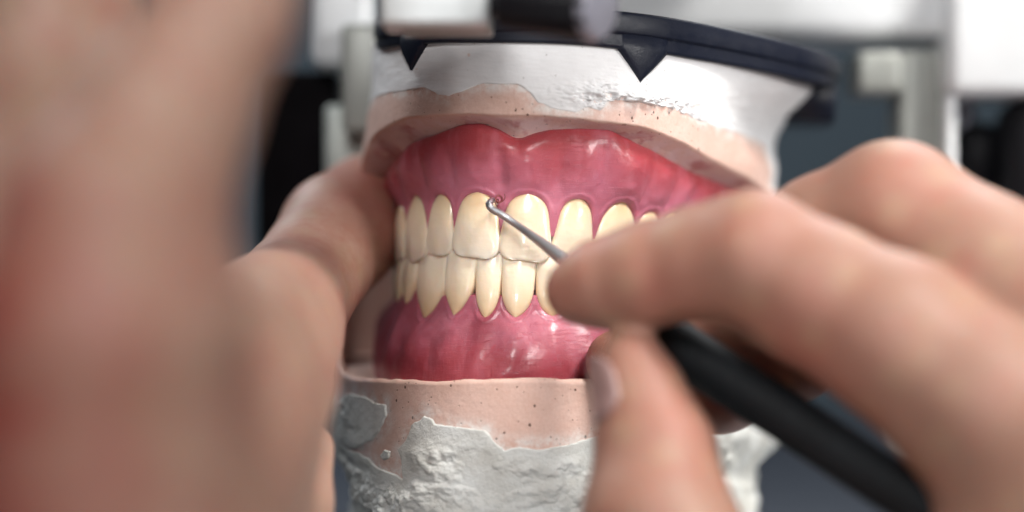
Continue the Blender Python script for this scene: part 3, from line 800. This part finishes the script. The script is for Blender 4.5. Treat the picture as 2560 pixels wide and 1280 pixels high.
lhand = mk('hand', V, Fh, SKIN_L, attrs={'red': reds(V, [(900, 560, 3.2, 1.3, 1.0), (760, 620, -.4, 1.0, .45), (-40, 520, -12.3, 1.0, .8), (-40, 750, -12.3, 1.25, 1.0), (-50, 1000, -12.2, 1.25, 1.0), (-50, 1250, -12, 1.25, .9), (190, 850, -12.9, 1.1, .45), (190, 1150, -12.9, 1.1, .45), (230, 700, -12, 1.3, .35), (600, 200, -9, 1.0, .7), (650, 60, -9, 1.0, .7), (230, 1000, -11, 1.6, .6), (780, 800, -2, 1.5, .25)]), 'print': 0 * V[:, 0]})  # skin redness; deep red on the far-left flank also paints in its shade
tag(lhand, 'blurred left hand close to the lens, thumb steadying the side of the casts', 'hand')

# ------------------------------------------------------------------ dental probe
STEEL = mat_simple('brushed_steel', (.70, .74, .78), .34, 1.0, var=.12, bumpd=.004, bscale=9)
HANDLE = mat_simple('black_rubber_handle', (.006, .008, .010), .6, 0, var=.3, bumpd=.02, bscale=5, spec=.25)
probe = thing('dental_probe', tuple(P(1640, 820, -3.0)), 'slim steel dental probe with hooked tip and thick black handle', 'dental tool')
pts = [P(1243, 511, .18), P(1243, 503, .02), P(1235, 500, -.12), P(1226, 504, -.24), P(1223, 513, -.30), P(1232, 524, -.34), P(1255, 537, -.40), P(1290, 561, -.50), P(1340, 597, -.72), P(1400, 642, -.95), P(1480, 702, -1.25), P(1580, 775, -1.75), P(1640, 818, -2.05)]
rd = [.012, .030, .045, .055, .062, .064, .064, .062, .078, .115, .15, .17, .18]
cp = catmull([np.append(a, r) for a, r in zip(pts, rd)], 8)
Vt, Ft = tube(cp[:, :3], cp[:, 3], 28)
mk('shank', Vt, Ft, STEEL, probe)
hp = [(1600, 790, -1.82, .20), (1612, 800, -1.9, .33), (1640, 826, -2.05, .39), (1700, 870, -2.36, .41), (1850, 968, -2.96, .41), (2050, 1098, -3.72, .40), (2300, 1262, -4.71, .40), (2440, 1356, -5.3, .42), (2452, 1364, -5.35, .34)]
cp = catmull([np.append(P(a, b, c), r) for a, b, c, r in hp], 8)
Vt, Ft = tube(cp[:, :3], cp[:, 3], 40); mk('handle', Vt, Ft, HANDLE, probe)
cp = catmull([np.append(P(a, b, c), r) for a, b, c, r in [(2450, 1363, -5.35, .2), (2500, 1396, -5.5, .18), (2600, 1462, -5.9, .12)]], 6)
Vt, Ft = tube(cp[:, :3], cp[:, 3], 24); mk('rear_shank', Vt, Ft, STEEL, probe)

WAX = mat_simple('red_wax', (.20, .03, .03), .5, 0, var=.2)
c0 = P(1244, 505, -.02); sp = []
for k in range(40):
    a = k * .34; sp.append(c0 + np.array([math.cos(a) * (.02 + .0016 * k) + .0012 * k, -.10 - .003 * k, math.sin(a) * (.02 + .0016 * k) + .002 * k]))
Vt, Ft = tube(sp, [.016 * (1 - abs(k / 20 - 1) ** 3 * .7) for k in range(40)], 8)
tag(mk('wax_shaving', Vt, Ft, WAX), 'tiny curl of dark red wax caught on the probe hook between the upper front teeth', 'wax shaving')

# ------------------------------------------------------------------ articulator
ALU = mat_simple('pale_anodised_metal', (.62, .65, .66), .38, .35, var=.06, bumpd=.004)
WHITE = mat_simple('white_enamel', (.80, .82, .84), .35, 0, .3, var=.04)
GREY = mat_simple('grey_green_casting', (.30, .31, .29), .4, .2, var=.08)
BLK = mat_simple('black_plastic_knob', (.006, .006, .008), .5, 0, var=.2, spec=.15)
MBLK = mat_simple('matt_black_cover', (.005, .004, .005), .9, 0, var=.3, spec=.1)
art = thing('articulator', tuple(P(1400, 0, 4)), 'white and grey metal articulator frame holding both casts behind black plate', 'articulator')
pbox('front_bracket', 948, 1222, -120, 62, -3.6, 1.4, ALU, art, .10)
pbox('bracket_lip', 1000, 1232, 45, 78, -2.9, 1.0, GREY, art, .06)
# knurled black locking knob with pale end cap
def cyl(name, a, b, r0, r1, mat, parent, seg=48, knurl=0, bev=.06):
    a = np.array(a, float); b = np.array(b, float); t = (b - a) / np.linalg.norm(b - a)
    ps = [a, a + t * bev * .3, a + t * bev, b - t * bev, b - t * bev * .3, b]; rs = [r0 - bev, r0 - bev * .3, r0, r1, r1 - bev * .3, r1 - bev]
    V_, F_ = tube(ps, rs, seg)
    V_ = np.array(V_)
    if knurl:
        for i in range(len(V_)):
            k = i % seg; c = ps[i // seg]
            if (k // 2) % 2: V_[i] = c + (V_[i] - c) * (1 - knurl)
    return mk(name, V_, F_, mat, parent)
cyl('locking_knob', P(1250, 0, -3.6), P(1480, 12, -3.9), .42, .56, BLK, art, 48, .05)
cyl('knob_cap', P(1478, 12, -3.9), P(1506, 14, -4.0), .56, .52, mat_simple('lavender_grey_metal', (.26, .26, .31), .45, .3), art)
pbox('pin_clamp', 1205, 1260, -60, 30, -3.2, 1.2, BLK, art, .08)
# upper arm: white beam across the top, block at the right end
pbox('upper_arm', 1500, 2760, -160, 92, 6.5, 2.6, WHITE, art, .35)
pbox('end_block', 2375, 2760, -150, 236, 5.6, 2.2, WHITE, art, .25)
pbox('arm_bridge', 1000, 2100, -800, -560, -3.6, 12.0, WHITE, art, .3)
pbox('side_bracket', 2145, 2260, 124, 232, 6.0, 1.6, GREY, art, .15)
pbox('post', 2250, 2362, 120, 1150, 6.6, 1.4, GREY, art, .12)
pbox('post_edge', 2368, 2392, 236, 1150, 6.0, .8, WHITE, art, .06)
pbox('side_post', 2396, 2440, 236, 1150, 7.4, .8, mat_simple('lilac_grey_metal', (.42, .42, .50), .35, .4), art, .1)
pbox('rear_knob', 2392, 2530, 300, 480, 7.0, 2.0, BLK, art, .5)
pbox('rear_lever', 2520, 2760, 240, 620, 6.0, 1.6, BLK, art, .5)
pbox('left_block', 772, 935, -160, 166, 6.6, 2.2, WHITE, art, .3)
pbox('left_post', 852, 960, 58, 330, 5.2, 1.6, GREY, art, .12)
pbox('left_post', 812, 955, 262, 470, 6.2, 1.6, mat_simple('pale_green_grey_metal', (.52, .56, .53), .4, .2), art, .12)
pbox('left_arm_cover', 640, 842, 176, 640, 7.6, 2.0, MBLK, art, .1)
pbox('lower_arm', 700, 2300, 1545, 1622, 0, 9, WHITE, art, .4)

# ------------------------------------------------------------------ backdrop
BACK = mat_simple('slate_grey_wall', (.085, .115, .14), .85, 0, var=.05)
n = 40; prof = [(14 + 0 * t, 0) for t in range(0)]
prof = [(50, -16), (50, -6), (50, 8), (50, 30), (50, 60)]
pr = catmull([np.array(p, float) for p in prof], 8)
V = np.array([[x, p[0], p[1]] for x in (-90, -30, 30, 90) for p in pr])
mb = mk('backdrop', V, gridfaces(4, len(pr)), BACK); tag(mb, 'plain slate grey backdrop behind the articulator', None, None, 'structure')
bench = rbox('bench_top', (-80, -3, -8.2), (80, 49.8, -6.62), mat_simple('dark_navy_worktop', (.028, .034, .048), .6, 0, var=.1), None, .15)
tag(bench, 'dark navy worktop under the articulator', None, None, 'structure')
